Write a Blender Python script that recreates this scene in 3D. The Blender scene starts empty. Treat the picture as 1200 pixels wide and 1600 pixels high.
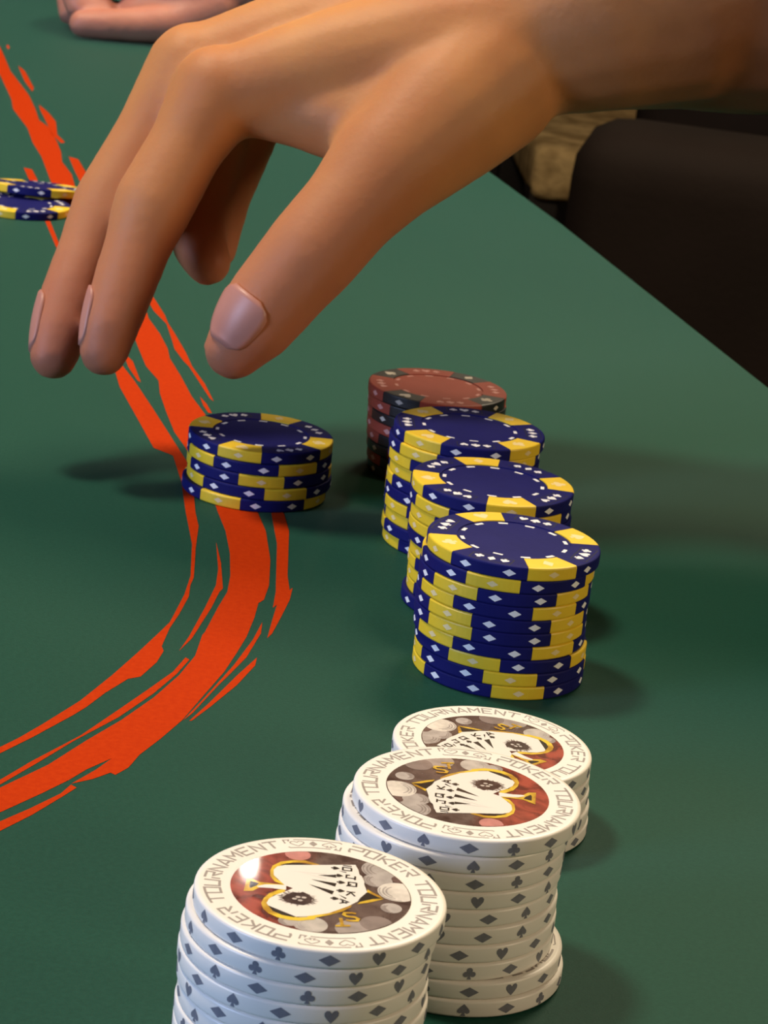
import bpy, bmesh, math, random
from mathutils import Vector, Matrix
from mathutils.geometry import tessellate_polygon
random.seed(7)
C = bpy.context.scene.collection
PI = math.pi
MM = 0.001
ZT = 0.75                       # height of the table top above the floor

# ------------------------------------------------------------------ camera
CAM = [4003.77843,0.30326,0.11734,210.23968]                     # focal length (px of 1200), pitch, roll, height over the felt (mm)
f_px, pitch, roll, cam_h = CAM
cd = bpy.data.cameras.new('camera'); cam = bpy.data.objects.new('camera', cd); C.objects.link(cam)
cd.sensor_fit = 'HORIZONTAL'; cd.sensor_width = 36; cd.lens = 36 * f_px / 1200 * 1.0
fw = Vector((0, math.cos(pitch), -math.sin(pitch))); rt = Vector((1, 0, 0)); up = rt.cross(fw)
r2 = math.cos(roll) * rt + math.sin(roll) * up; u2 = -math.sin(roll) * rt + math.cos(roll) * up
m = Matrix((r2, u2, -fw)).transposed().to_4x4(); m.translation = (0, 0, ZT + cam_h * MM)
cam.matrix_world = m
# sensor fit horizontal is the 1200 px side of the portrait frame
cd.clip_start = 0.02; cd.clip_end = 30
cd.dof.use_dof = True; cd.dof.focus_distance = 0.50; cd.dof.aperture_fstop = 130
bpy.context.scene.camera = cam

# ------------------------------------------------------------------ world, lights, exposure
sc = bpy.context.scene
sc.view_settings.view_transform = 'Standard'; sc.view_settings.look = 'None'
sc.view_settings.gamma = 1; sc.view_settings.use_curve_mapping = False
sc.view_settings.exposure = 0.0
w = bpy.data.worlds.new('world'); sc.world = w; w.use_nodes = True
w.node_tree.nodes['Background'].inputs[0].default_value = (1.0, 0.82, 0.62, 1)
w.node_tree.nodes['Background'].inputs[1].default_value = 0.03

def lamp(name, kind, loc, target, power, color, size, shape='DISK', size_y=None):
    l = bpy.data.lights.new(name, kind); l.energy = power; l.color = color
    if kind == 'AREA':
        l.shape = shape; l.size = size
        if size_y: l.size_y = size_y
    else: l.shadow_soft_size = size
    o = bpy.data.objects.new(name, l); C.objects.link(o); o.location = loc
    o.rotation_euler = (Vector(target) - Vector(loc)).to_track_quat('-Z', 'Y').to_euler()
    return o
lamp('ceiling_lamp', 'AREA', (-0.80, 0.86, 2.62), (0.0, 0.6, ZT), 38, (1.0, 0.83, 0.62), 0.34)
lamp('right_fill_light', 'AREA', (1.80, -0.10, 1.50), (0.0, 0.5, ZT), 15, (1.0, 0.76, 0.50), 0.5)  # unseen warm fill, added to lift the right-hand sides of the stacks
lamp('far_felt_fill_light', 'AREA', (0.45, 1.75, 2.20), (0.1, 1.0, ZT), 25, (1.0, 0.83, 0.58), 0.6)  # unseen fill, added to brighten the farther part of the felt
lamp('bare_bulb', 'POINT', (-0.104, 2.628, 1.858), (0, 0, 0), 0.40, (1.0, 0.88, 0.74), 0.008)
lamp('far_wall_lamp', 'POINT', (0.30, 5.0, 2.0), (0, 0, 0), 6, (1.0, 0.80, 0.52), 0.16)
lamp('window_light', 'AREA', (-1.55, -0.40, 1.22), (0.0, 0.48, ZT), 26, (0.48, 0.62, 1.0), 0.6, 'RECTANGLE', 0.5)

# ------------------------------------------------------------------ materials
def mat(name, col, rough=0.5, spec=0.5, noise=None, bump=None, coat=0, sss=0, sheen=0):
    """noise: (scale, other colour, low, high); bump: (scale, strength, distance)"""
    M = bpy.data.materials.new(name); M.use_nodes = True
    nt = M.node_tree; b = nt.nodes['Principled BSDF']
    b.inputs['Base Color'].default_value = (*col, 1); b.inputs['Roughness'].default_value = rough
    b.inputs['Specular IOR Level'].default_value = spec
    b.inputs['Coat Weight'].default_value = coat; b.inputs['Coat Roughness'].default_value = 0.04
    if sss:
        b.inputs['Subsurface Weight'].default_value = sss; b.inputs['Subsurface Radius'].default_value = (1.0, 0.35, 0.15)
        b.inputs['Subsurface Scale'].default_value = 0.004
    if sheen:
        b.inputs['Sheen Weight'].default_value = sheen; b.inputs['Sheen Roughness'].default_value = 0.20; b.inputs['Sheen Tint'].default_value = (0.72, 1.0, 0.50, 1)
    tc = nt.nodes.new('ShaderNodeTexCoord')
    if noise:
        n = nt.nodes.new('ShaderNodeTexNoise'); n.inputs['Scale'].default_value = noise[0]; n.inputs['Detail'].default_value = 5
        nt.links.new(tc.outputs['Object'], n.inputs['Vector'])
        r = nt.nodes.new('ShaderNodeValToRGB'); r.color_ramp.elements[0].position = noise[2]; r.color_ramp.elements[1].position = noise[3]
        r.color_ramp.elements[0].color = (*col, 1); r.color_ramp.elements[1].color = (*noise[1], 1)
        nt.links.new(n.outputs['Fac'], r.inputs['Fac']); nt.links.new(r.outputs['Color'], b.inputs['Base Color'])
    if bump:
        n2 = nt.nodes.new('ShaderNodeTexNoise'); n2.inputs['Scale'].default_value = bump[0]; n2.inputs['Detail'].default_value = 4
        nt.links.new(tc.outputs['Object'], n2.inputs['Vector'])
        bp = nt.nodes.new('ShaderNodeBump'); bp.inputs['Strength'].default_value = bump[1]; bp.inputs['Distance'].default_value = bump[2]
        nt.links.new(n2.outputs['Fac'], bp.inputs['Height']); nt.links.new(bp.outputs['Normal'], b.inputs['Normal'])
    return M
M = {}
M['felt'] = mat('green_felt', (0.0045, 0.050, 0.034), 0.6, 0.12, (900, (0.007, 0.060, 0.041), 0.35, 0.7), (2600, 0.25, 0.0003), sheen=0.42)
M['stripe'] = mat('orange_print', (0.42, 0.029, 0.001), 0.80, 0.05, (700, (0.47, 0.036, 0.0015), 0.35, 0.7), (2600, 0.25, 0.0003))
M['rail'] = mat('table_edge_black', (0.012, 0.012, 0.012), 0.6, 0.3)
M['blue'] = mat('blue_clay', (0.010, 0.011, 0.105), 0.55, 0.08, (160, (0.012, 0.013, 0.120), 0.3, 0.7), (1500, 0.12, 0.0002))
M['yellow'] = mat('yellow_clay', (0.80, 0.54, 0.02), 0.45, 0.4, (160, (0.84, 0.58, 0.03), 0.3, 0.7), (1500, 0.12, 0.0002))
M['white_ink'] = mat('white_print', (0.86, 0.86, 0.88), 0.5, 0.4)
M['cream_ink'] = mat('cream_print', (0.85, 0.68, 0.34), 0.5, 0.4)
M['brown'] = mat('red_brown_clay', (0.30, 0.052, 0.030), 0.5, 0.25, (160, (0.34, 0.06, 0.035), 0.3, 0.7), (1500, 0.12, 0.0002))
M['black'] = mat('black_clay', (0.011, 0.010, 0.010), 0.42, 0.5, None, (1500, 0.12, 0.0002))
M['pink_ink'] = mat('pink_print', (0.62, 0.30, 0.26), 0.5, 0.4)
M['bone_ink'] = mat('bone_print', (0.62, 0.55, 0.45), 0.5, 0.4)
M['white'] = mat('white_ceramic', (0.80, 0.765, 0.70), 0.38, 0.5, (90, (0.83, 0.80, 0.74), 0.3, 0.7), (700, 0.06, 0.0002))
M['grey_ink'] = mat('grey_print', (0.30, 0.265, 0.245), 0.5, 0.4)
M['slate_ink'] = mat('slate_print', (0.155, 0.16, 0.19), 0.5, 0.4, (900, (0.20, 0.20, 0.235), 0.3, 0.7))
GL = dict(rough=0.25, spec=0.5, coat=0.6)
M['a_gold'] = mat('sticker_gold', (0.86, 0.60, 0.05), noise=(200, (0.45, 0.24, 0.02), 0.45, 0.62), **GL)
M['a_black'] = mat('sticker_black', (0.02, 0.012, 0.008), **GL)
M['a_white'] = mat('sticker_white', (0.86, 0.83, 0.77), **GL)
M['a_grey'] = mat('sticker_soft_grey', (0.66, 0.63, 0.60), **GL)
M['a_emblem'] = mat('sticker_emblem', (0.035, 0.016, 0.014), noise=(900, (0.10, 0.06, 0.055), 0.45, 0.7), **GL)
M['a_fringe'] = mat('sticker_emblem_fringe', (0.14, 0.10, 0.09), noise=(1500, (0.60, 0.55, 0.50), 0.45, 0.62), **GL)
PUFF = dict(pink=(0.62, 0.26, 0.23), pale=(0.60, 0.55, 0.50), grey=(0.50, 0.45, 0.42), cream=(0.84, 0.78, 0.70), tan=(0.40, 0.34, 0.31), dim=(0.28, 0.22, 0.20), dark=(0.17, 0.10, 0.09), ash=(0.33, 0.28, 0.26))
def puff_mat(k, c):
    return mat('sticker_smoke_' + k, c, noise=(330, tuple(v * 0.72 for v in c), 0.42, 0.7), **GL)
for k, c in PUFF.items(): M['p_' + k] = puff_mat(k, c)

def sticker_bg():
    m_ = mat('sticker_background', (0.1, 0.06, 0.05), **GL); nt = m_.node_tree; b = nt.nodes['Principled BSDF']
    tc = nt.nodes.new('ShaderNodeTexCoord'); n = nt.nodes.new('ShaderNodeTexNoise'); n.inputs['Scale'].default_value = 170; n.inputs['Detail'].default_value = 4; n.inputs['Distortion'].default_value = 1.6
    nt.links.new(tc.outputs['Object'], n.inputs['Vector'])
    sx = nt.nodes.new('ShaderNodeSeparateXYZ'); nt.links.new(tc.outputs['Object'], sx.inputs[0])
    ad = nt.nodes.new('ShaderNodeMath'); ad.operation = 'MULTIPLY_ADD'; ad.inputs[1].default_value = 0.006; nt.links.new(n.outputs['Fac'], ad.inputs[0]); nt.links.new(sx.outputs[0], ad.inputs[2])
    mr = nt.nodes.new('ShaderNodeMapRange'); mr.inputs['From Min'].default_value = -0.0045; mr.inputs['From Max'].default_value = 0.003
    nt.links.new(ad.outputs[0], mr.inputs['Value'])
    def ramp(a, c, p0=0.35, p1=0.65):
        r = nt.nodes.new('ShaderNodeValToRGB'); e = r.color_ramp.elements
        e[0].position = p0; e[0].color = (*a, 1); e[1].position = p1; e[1].color = (*c, 1)
        nt.links.new(n.outputs['Fac'], r.inputs['Fac']); return r
    red = ramp((0.11, 0.012, 0.007), (0.40, 0.07, 0.04), 0.38, 0.68); dark = ramp((0.045, 0.018, 0.014), (0.14, 0.092, 0.078))
    mx = nt.nodes.new('ShaderNodeMix'); mx.data_type = 'RGBA'
    nt.links.new(mr.outputs[0], mx.inputs['Factor']); nt.links.new(red.outputs[0], mx.inputs[6]); nt.links.new(dark.outputs[0], mx.inputs[7])
    nt.links.new(mx.outputs[2], b.inputs['Base Color'])
    return m_
M['a_bg'] = sticker_bg()
M['skin'] = mat('tanned_skin', (0.60, 0.262, 0.085), 0.55, 0.3, (24, (0.50, 0.19, 0.068), 0.35, 0.7), (520, 0.22, 0.0005), sss=0.25)
def redden(m_, col, z0, z1):                            # fingertips are rosier than the back of the hand
    nt = m_.node_tree; b = nt.nodes['Principled BSDF']; src = b.inputs['Base Color'].links[0].from_socket
    tc = nt.nodes.new('ShaderNodeTexCoord'); sx = nt.nodes.new('ShaderNodeSeparateXYZ'); nt.links.new(tc.outputs['Object'], sx.inputs[0])
    mr = nt.nodes.new('ShaderNodeMapRange'); mr.interpolation_type = 'SMOOTHSTEP'; mr.inputs['From Min'].default_value = z0; mr.inputs['From Max'].default_value = z1
    nt.links.new(sx.outputs[2], mr.inputs['Value'])
    mx = nt.nodes.new('ShaderNodeMix'); mx.data_type = 'RGBA'; mx.inputs[6].default_value = (*col, 1)
    nt.links.new(mr.outputs[0], mx.inputs['Factor']); nt.links.new(src, mx.inputs[7]); nt.links.new(mx.outputs[2], b.inputs['Base Color'])
redden(M['skin'], (0.45, 0.155, 0.088), ZT + 0.02, ZT + 0.11)
def shade_forearm(m_, col, x0, x1):                             # shade on the forearm, painted into the skin colour from wrist to elbow
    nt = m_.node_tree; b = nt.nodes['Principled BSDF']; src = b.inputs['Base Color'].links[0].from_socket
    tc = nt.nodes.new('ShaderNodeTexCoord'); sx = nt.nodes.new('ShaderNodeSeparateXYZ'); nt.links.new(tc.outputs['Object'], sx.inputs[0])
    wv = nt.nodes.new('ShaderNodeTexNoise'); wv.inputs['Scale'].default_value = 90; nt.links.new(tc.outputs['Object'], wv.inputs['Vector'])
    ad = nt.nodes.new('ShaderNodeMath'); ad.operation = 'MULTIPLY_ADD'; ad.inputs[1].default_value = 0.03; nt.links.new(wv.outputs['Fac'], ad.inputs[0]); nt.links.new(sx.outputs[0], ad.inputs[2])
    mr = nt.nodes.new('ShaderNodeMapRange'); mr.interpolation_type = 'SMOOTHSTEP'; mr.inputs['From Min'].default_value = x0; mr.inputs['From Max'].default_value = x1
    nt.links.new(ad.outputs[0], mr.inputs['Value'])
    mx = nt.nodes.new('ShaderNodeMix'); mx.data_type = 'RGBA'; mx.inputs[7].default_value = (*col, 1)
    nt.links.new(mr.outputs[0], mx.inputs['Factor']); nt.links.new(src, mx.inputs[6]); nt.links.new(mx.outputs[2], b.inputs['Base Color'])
shade_forearm(M['skin'], (0.23, 0.085, 0.034), -0.455, -0.355)   # object origin sits at the shoulder side, 0.47 m right of the hand
M['skin2'] = mat('rosy_skin', (0.60, 0.26, 0.18), 0.5, 0.4, (24, (0.50, 0.19, 0.13), 0.35, 0.7), (420, 0.35, 0.0006), sss=0.25)
M['nail'] = mat('finger_nail', (0.52, 0.23, 0.17), 0.42, 0.4, (60, (0.47, 0.19, 0.14), 0.4, 0.7))
M['shirt'] = mat('black_cloth', (0.012, 0.011, 0.012), 0.85, 0.2, (60, (0.018, 0.016, 0.016), 0.3, 0.7), (300, 0.3, 0.001))
M['trousers'] = mat('dark_trouser_cloth', (0.02, 0.017, 0.018), 0.85, 0.2, None, (300, 0.3, 0.001))
M['leather'] = mat('dark_brown_leather', (0.011, 0.007, 0.0055), 0.8, 0.12, (8, (0.015, 0.0095, 0.0075), 0.3, 0.7), (180, 0.3, 0.001))
M['tan'] = mat('tan_bark_cloth', (0.50, 0.34, 0.15), 0.8, 0.2, (28, (0.26, 0.165, 0.065), 0.4, 0.62), (60, 0.8, 0.004))
M['carpet'] = mat('dark_carpet', (0.012, 0.010, 0.010), 0.95, 0.1, (40, (0.02, 0.014, 0.012), 0.4, 0.6), (400, 0.4, 0.002))
M['wall'] = mat('dark_brown_wall', (0.030, 0.020, 0.015), 0.7, 0.3, (3, (0.038, 0.026, 0.019), 0.3, 0.7), (30, 0.1, 0.002))
M['ceil'] = mat('ceiling_paint', (0.20, 0.17, 0.14), 0.9, 0.2, (5, (0.22, 0.19, 0.155), 0.3, 0.7))
M['wood'] = mat('black_wood', (0.014, 0.011, 0.010), 0.5, 0.4, (20, (0.022, 0.016, 0.013), 0.3, 0.7))

# ------------------------------------------------------------------ helpers
def mesh(name, verts, faces, mats, fm=None, smooth=False):
    me = bpy.data.meshes.new(name); me.from_pydata(verts, [], faces)
    for m_ in (mats if isinstance(mats, list) else [mats]): me.materials.append(m_)
    if fm: me.polygons.foreach_set('material_index', fm)
    if smooth: me.polygons.foreach_set('use_smooth', [True] * len(faces))
    me.update(); return me
def obj(name, me, parent=None, loc=(0, 0, 0), rotz=0):
    o = bpy.data.objects.new(name, me); C.objects.link(o); o.location = loc; o.rotation_euler = (0, 0, rotz)
    if parent: o.parent = parent
    return o
def empty(name, loc, rotz=0):
    o = bpy.data.objects.new(name, None); C.objects.link(o); o.location = loc; o.rotation_euler = (0, 0, rotz)
    o.empty_display_size = 0.02; return o
def tag(o, label=None, cat=None, group=None, kind=None):
    if label: o['label'] = label
    if cat: o['category'] = cat
    if group: o['group'] = group
    if kind: o['kind'] = kind
    return o
class MB:                                               # collects flat and solid pieces of one part
    def __init__(s): s.v = []; s.f = []; s.m = []
    def add(s, vs, fs, mi=0):
        k = len(s.v); s.v += [tuple(v) for v in vs]; s.f += [tuple(i + k for i in f) for f in fs]; s.m += [mi] * len(fs)
    def poly(s, pts, mi=0):                             # flat polygon facing up, any outline
        pts = [Vector(p) for p in pts]
        tris = tessellate_polygon([pts])
        out = []
        for a, b, c in tris:
            n = (pts[b] - pts[a]).cross(pts[c] - pts[a])
            out.append((a, b, c) if n.z >= 0 else (a, c, b))
        s.add(pts, out, mi)
    def stroke(s, pts, w_, z, mi=0):                    # flat brush line of width w_
        pts = [Vector((p[0], p[1])) for p in pts]
        L_, R_ = [], []
        for i, p in enumerate(pts):
            d0 = (p - pts[i - 1]).normalized() if i else (pts[1] - p).normalized()
            d1 = (pts[i + 1] - p).normalized() if i < len(pts) - 1 else d0
            t_ = (d0 + d1)
            t_ = t_.normalized() if t_.length > 1e-6 else d0
            k = min(1.8, 1 / max(0.35, abs(t_.dot(d0))))
            n = Vector((-t_.y, t_.x)) * w_ / 2 * k
            L_.append((*(p + n), z)); R_.append((*(p - n), z))
        n_ = len(pts)
        s.add(L_ + R_, [(n_ + i, n_ + i + 1, i + 1, i) for i in range(n_ - 1)], mi)
    def box(s, x0, x1, y0, y1, z0, z1, mi=0):
        s.add([(x, y, z) for z in (z0, z1) for y in (y0, y1) for x in (x0, x1)],
              [(0, 2, 3, 1), (4, 5, 7, 6), (0, 1, 5, 4), (2, 6, 7, 3), (0, 4, 6, 2), (1, 3, 7, 5)], mi)
    def mesh(s, name, mats, smooth=False): return mesh(name, s.v, s.f, mats, s.m, smooth)
def bevel_mesh(me, wdt, seg=3):
    bm = bmesh.new(); bm.from_mesh(me)
    bmesh.ops.bevel(bm, geom=bm.edges[:], offset=wdt, segments=seg, affect='EDGES', profile=0.6)
    for f in bm.faces: f.smooth = True
    bm.to_mesh(me); bm.free(); return me

# ------------------------------------------------------------------ room
def struct(name, b, m_):
    mb = MB(); mb.box(*b); return tag(obj(name, mb.mesh(name, m_)), kind='structure')
struct('floor', (-3.2, 3.2, -2.6, 5.6, -0.1, 0.0), M['carpet'])
struct('ceiling', (-3.2, 3.2, -2.6, 5.6, 2.80, 2.90), M['ceil'])
struct('wall_back', (-3.2, 3.2, 5.5, 5.6, 0.0, 2.8), M['wall'])
struct('wall_front', (-3.2, 3.2, -2.6, -2.5, 0.0, 2.8), M['wall'])
struct('wall_left', (-3.2, -3.1, -2.5, 5.5, 0.0, 2.8), M['wall'])
struct('wall_right', (3.1, 3.2, -2.5, 5.5, 0.0, 2.8), M['wall'])

# ------------------------------------------------------------------ table
table = tag(empty('poker_table', (0, 0, 0)), 'large green felt poker table with painted orange brush stripe', 'table')
EDGE = [(-135.8,1850.3),(22.2,1281.7),(64.2,1129.6),(127.9,870.6)]
outline = [(-230, 2188)] + EDGE + [(262, 330), (330, 60), (330, -120), (-900, -120), (-1100, 400), (-1100, 1700), (-900, 2188)]
def slab(pts, z0, z1, bev):
    bm = bmesh.new(); vs = [bm.verts.new((x * MM, y * MM, z1)) for x, y in pts]; f = bm.faces.new(vs)
    if f.normal.z < 0: f.normal_flip()
    bm.normal_update()
    if f.normal.z < 0: f.normal_flip()
    r = bmesh.ops.extrude_face_region(bm, geom=[f]); ev = [g for g in r['geom'] if isinstance(g, bmesh.types.BMVert)]
    for v in ev: v.co.z = z0
    bmesh.ops.recalc_face_normals(bm, faces=bm.faces[:])
    ed = [e for e in bm.edges if all(v.co.z > z1 - 1e-6 for v in e.verts)]
    bmesh.ops.bevel(bm, geom=ed, offset=bev, segments=3, affect='EDGES', profile=0.5)
    return bm
def bm_obj(name, bm, m_, parent):
    me = bpy.data.meshes.new(name); bm.to_mesh(me); bm.free(); me.materials.append(m_); return obj(name, me, parent)
bm_obj('felt_top', slab(outline, ZT - 0.012, ZT, 0.0015), M['felt'], table)
bm_obj('apron', slab([(x * 0.985 - 4, y * 0.985 + 8) for x, y in outline], ZT - 0.09, ZT - 0.0121, 0.002), M['rail'], table)
for px_, py_ in ((-820, 60), (230, 60), (-820, 2000), (-300, 2000)):
    mb = MB(); mb.box(px_ * MM - .035, px_ * MM + .035, py_ * MM - .035, py_ * MM + .035, 0.0, ZT - 0.0902)
    obj('leg', bevel_mesh(mb.mesh('leg', M['rail']), .006), table)
STROKES = [[(-243.6,1414.5),(-230.9,1367.6),(-211.2,1290.5),(-205.9,1263.8),(-190.2,1213.9),(-181.4,1176.3),(-171.9,1143.4),(-161.0,1097.2),(-150.4,1053.2),(-142.9,1029.0),(-135.3,992.8),(-122.0,950.4),(-110.4,910.9),(-102.0,883.4),(-95.1,856.8),(-87.5,823.1),(-81.6,798.0),(-75.5,781.7),(-73.3,766.7),(-68.8,745.8),(-64.2,726.1),(-59.2,711.0),(-51.0,681.8),(-46.0,662.5),(-44.3,654.4),(-40.7,638.8),(-37.9,621.0),(-36.2,603.8),(-35.8,591.7),(-37.0,579.5),(-38.3,562.1),(-38.7,559.8),(-38.9,545.9),(-41.1,532.9),(-45.0,518.0),(-50.1,503.4),(-55.7,490.2),(-61.3,475.7),(-68.6,462.0),(-71.4,456.8),(-69.4,445.6),(-66.6,450.6),(-60.3,461.6),(-56.1,469.5),(-53.5,475.6),(-49.3,482.7),(-51.6,476.2),(-55.4,467.8),(-51.6,471.3),(-48.6,475.4),(-47.5,474.6),(-45.5,478.8),(-45.1,480.6),(-44.1,486.0),(-40.9,495.6),(-37.5,507.4),(-34.4,523.4),(-31.5,538.1),(-29.8,551.0),(-28.5,562.2),(-27.8,575.8),(-27.7,586.3),(-26.6,589.0),(-26.2,600.0),(-27.4,619.8),(-30.4,642.8),(-33.9,658.5),(-35.8,666.6),(-40.8,689.1),(-48.4,715.6),(-57.5,749.4),(-63.4,767.4),(-69.6,791.1),(-75.4,811.3),(-77.5,823.6),(-82.3,842.3),(-88.8,863.0),(-93.2,886.0),(-99.0,900.8),(-106.3,924.4),(-117.1,959.3),(-130.8,1002.2),(-137.4,1038.2),(-146.9,1079.8),(-153.0,1109.1),(-161.6,1136.8),(-166.0,1161.8),(-173.1,1191.8),(-182.0,1224.2),(-188.8,1239.3),(-196.1,1271.7),(-205.9,1310.9),(-217.4,1349.1),(-228.5,1385.2),(-244.3,1450.4),(-264.4,1528.6)],[(-174.7,1112.3),(-170.7,1110.2),(-165.0,1089.6),(-158.9,1062.6),(-148.2,1014.5),(-133.0,953.7),(-120.1,905.5),(-107.1,855.4),(-91.8,803.3),(-82.8,778.3),(-73.0,747.7),(-62.2,713.1),(-57.4,697.7),(-53.1,674.7),(-50.1,652.1),(-48.0,640.2),(-46.9,622.9),(-44.9,599.3),(-45.1,593.2),(-44.6,585.0),(-45.5,571.9),(-46.6,561.5),(-47.0,549.5),(-46.2,546.6),(-46.9,539.1),(-49.3,529.3),(-51.8,527.1),(-55.5,517.5),(-58.3,508.2),(-60.3,503.0),(-66.7,488.5),(-71.6,478.5),(-74.0,473.9),(-74.7,477.6),(-72.1,481.7),(-69.2,487.7),(-65.9,495.8),(-60.1,511.3),(-55.5,528.2),(-51.8,543.7),(-48.5,558.6),(-47.0,565.8),(-45.8,585.7),(-45.8,600.3),(-48.1,625.1),(-52.6,651.1),(-56.8,678.1),(-61.8,701.8),(-68.0,707.1),(-76.2,735.1),(-86.1,768.7),(-92.6,798.6),(-107.2,848.6),(-120.8,897.5),(-133.2,947.5),(-149.4,1011.0),(-161.1,1061.2),(-168.2,1087.4)],[(-42.2,628.7),(-39.4,612.7),(-37.1,593.7),(-37.7,591.0),(-38.5,579.0),(-40.8,556.9),(-42.8,547.8),(-41.6,557.7),(-40.0,578.4),(-39.0,595.4),(-39.6,607.5)],[(-40.9,544.2),(-42.7,534.4),(-46.4,523.4),(-51.0,510.1),(-57.3,492.3),(-64.7,476.7),(-69.3,465.6),(-72.1,460.5),(-71.8,458.5),(-68.9,463.3),(-63.4,476.3),(-58.2,489.1),(-50.9,504.6),(-45.3,520.4),(-41.8,533.1),(-39.9,543.1)],[(-30.7,662.7),(-27.7,663.9),(-26.6,658.5),(-24.4,645.1),(-22.2,608.9),(-20.9,598.2),(-20.3,600.4),(-20.4,591.2),(-21.5,579.2),(-22.8,566.3),(-23.7,562.8),(-23.5,575.0),(-23.2,586.7),(-24.0,584.0),(-24.2,595.9),(-26.7,633.3)],[(-25.7,573.2),(-25.4,565.5),(-27.4,548.7),(-30.0,537.6),(-32.1,529.0),(-35.9,511.5),(-37.4,507.0),(-34.2,521.5),(-29.8,542.7),(-26.9,560.6)],[(-25.0,549.5),(-25.0,544.3),(-28.0,530.9),(-32.3,517.0),(-35.5,507.6),(-36.1,507.1),(-33.1,518.0),(-28.5,536.7)],[(-65.9,446.6),(-61.5,453.8),(-56.7,462.6),(-55.4,467.4),(-54.1,466.2),(-55.9,461.8),(-60.5,451.2),(-65.1,442.5),(-67.4,438.5),(-68.2,442.4)],[(-101.5,932.8),(-97.5,915.3),(-90.8,894.6),(-83.9,870.0),(-81.5,859.0),(-77.9,846.4),(-71.4,822.1),(-67.3,804.4),(-61.1,784.4),(-56.3,764.8),(-57.9,768.0),(-63.5,787.4),(-68.3,803.9),(-70.5,809.3),(-75.4,824.6),(-76.9,833.0),(-81.9,857.8),(-88.3,874.2),(-97.0,907.3)],[(-90.9,812.5),(-86.3,801.7),(-80.6,777.3),(-81.8,778.7),(-87.0,794.9)],[(-61.0,768.5),(-58.2,761.2),(-55.5,751.1),(-56.7,751.3),(-58.9,758.6)],[(-30.9,659.7),(-27.5,661.0),(-28.6,666.5),(-33.7,676.5),(-38.1,693.4),(-36.0,678.6)],[(-228.0,1407.4),(-221.7,1391.4),(-207.7,1337.1),(-206.2,1323.9),(-215.6,1355.3)],[(-196.4,1285.3),(-188.5,1265.0),(-180.9,1241.2),(-174.6,1205.3),(-168.0,1187.0),(-169.3,1183.7),(-176.8,1203.7),(-186.0,1241.4),(-193.3,1270.1)],[(-160.8,1151.5),(-156.0,1147.8),(-148.2,1118.6),(-138.1,1080.0),(-125.1,1034.4),(-109.7,973.6),(-99.4,928.7),(-101.1,930.1),(-111.2,962.6),(-125.9,1016.9),(-144.0,1082.3),(-153.8,1121.5)],[(-247.4,1479.5),(-246.7,1482.6),(-243.7,1470.9),(-244.0,1465.8)]]
for st in STROKES:
    mb = MB(); mb.poly([(x * MM, y * MM, ZT + 0.00006) for x, y in st]); obj('paint_stroke', mb.mesh('paint_stroke', M['stripe']), table)

# ------------------------------------------------------------------ chip shapes (metres, chip axis = z, base at z = 0)
R = 0.020; T = 3.208 * MM; TC = T - 0.00002
def suit(kind):                                          # outline in a unit box, tip or stem along +-y
    if kind == 'diamond': return [(0, -.5), (.36, 0), (0, .5), (-.36, 0)]
    if kind == 'heart':
        return [(0, -.5), (.28, -.2), (.45, .05), (.47, .27), (.34, .44), (.15, .43), (0, .25), (-.15, .43), (-.34, .44), (-.47, .27), (-.45, .05), (-.28, -.2)]
    if kind == 'spade':
        return [(0, .5), (.28, .2), (.45, -.02), (.44, -.22), (.28, -.31), (.08, -.22), (.17, -.5), (-.17, -.5), (-.08, -.22), (-.28, -.31), (-.44, -.22), (-.45, -.02), (-.28, .2)]
    out = []                                             # club: three lobes and a stem
    for cx, cy, a0, a1 in ((.25, -.08, -110, 100), (0, .25, -20, 200), (-.25, -.08, 80, 290)):
        for k in range(7):
            a = math.radians(a0 + (a1 - a0) * k / 6); out.append((cx + .23 * math.cos(a), cy + .23 * math.sin(a)))
    return out + [(-.06, -.2), (-.17, -.5), (.17, -.5), (.06, -.2)]
def top_mark(mb, kind, ang, r, size, z, mi=0, tang=0.0):
    """suit printed on a face, upright outward at polar angle ang; tang shifts it along the rim"""
    o = Vector((math.cos(ang), math.sin(ang))); t_ = Vector((math.sin(ang), -math.cos(ang)))
    mb.poly([(*(o * (r + v * size) + t_ * (tang + u * size)), z) for u, v in suit(kind)], mi)
def edge_mark(mb, kind, ang, w_, h_, zc, rr, mi=0):
    """mark wrapped on the rim: split at its middle line so that it follows the curve"""
    if kind == 'diamond': pts = [(0, -.5), (.25, -.25), (.5, 0), (.25, .25), (0, .5), (-.25, .25), (-.5, 0), (-.25, -.25)]
    else: pts = suit(kind)
    P_ = [(0, 0)] + pts
    vs = [(rr * math.cos(ang + u * w_ / rr), rr * math.sin(ang + u * w_ / rr), zc + v * h_) for u, v in P_]
    n = len(pts)
    mb.add(vs, [(0, 1 + i, 1 + (i + 1) % n) for i in range(n)], mi)
def sector(mb, prof, a0, a1, n, closed=False, mi=0):
    """solid of revolution of a closed (r,z) profile between two angles"""
    k = len(prof); vs = []
    steps = n if closed else n + 1
    for i in range(steps):
        a = a0 + (a1 - a0) * i / n
        vs += [(r * math.cos(a), r * math.sin(a), z) for r, z in prof]
    fs = []
    for i in range(n):
        j = (i + 1) % steps
        for q in range(k):
            q2 = (q + 1) % k
            fs.append((i * k + q, j * k + q, j * k + q2, i * k + q2))
    if not closed: fs += [tuple(range(k)), tuple(range((steps - 1) * k + k - 1, (steps - 1) * k - 1, -1))]
    mb.add(vs, fs, mi)
def rim_profile(ri, t_, b):
    c = b * 0.30
    return [(ri, 0), (R - b, 0), (R - c, c), (R, b), (R, t_ - b), (R - c, t_ - c), (R - b, t_), (ri, t_)]
RI = 0.0131
D = math.radians
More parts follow.
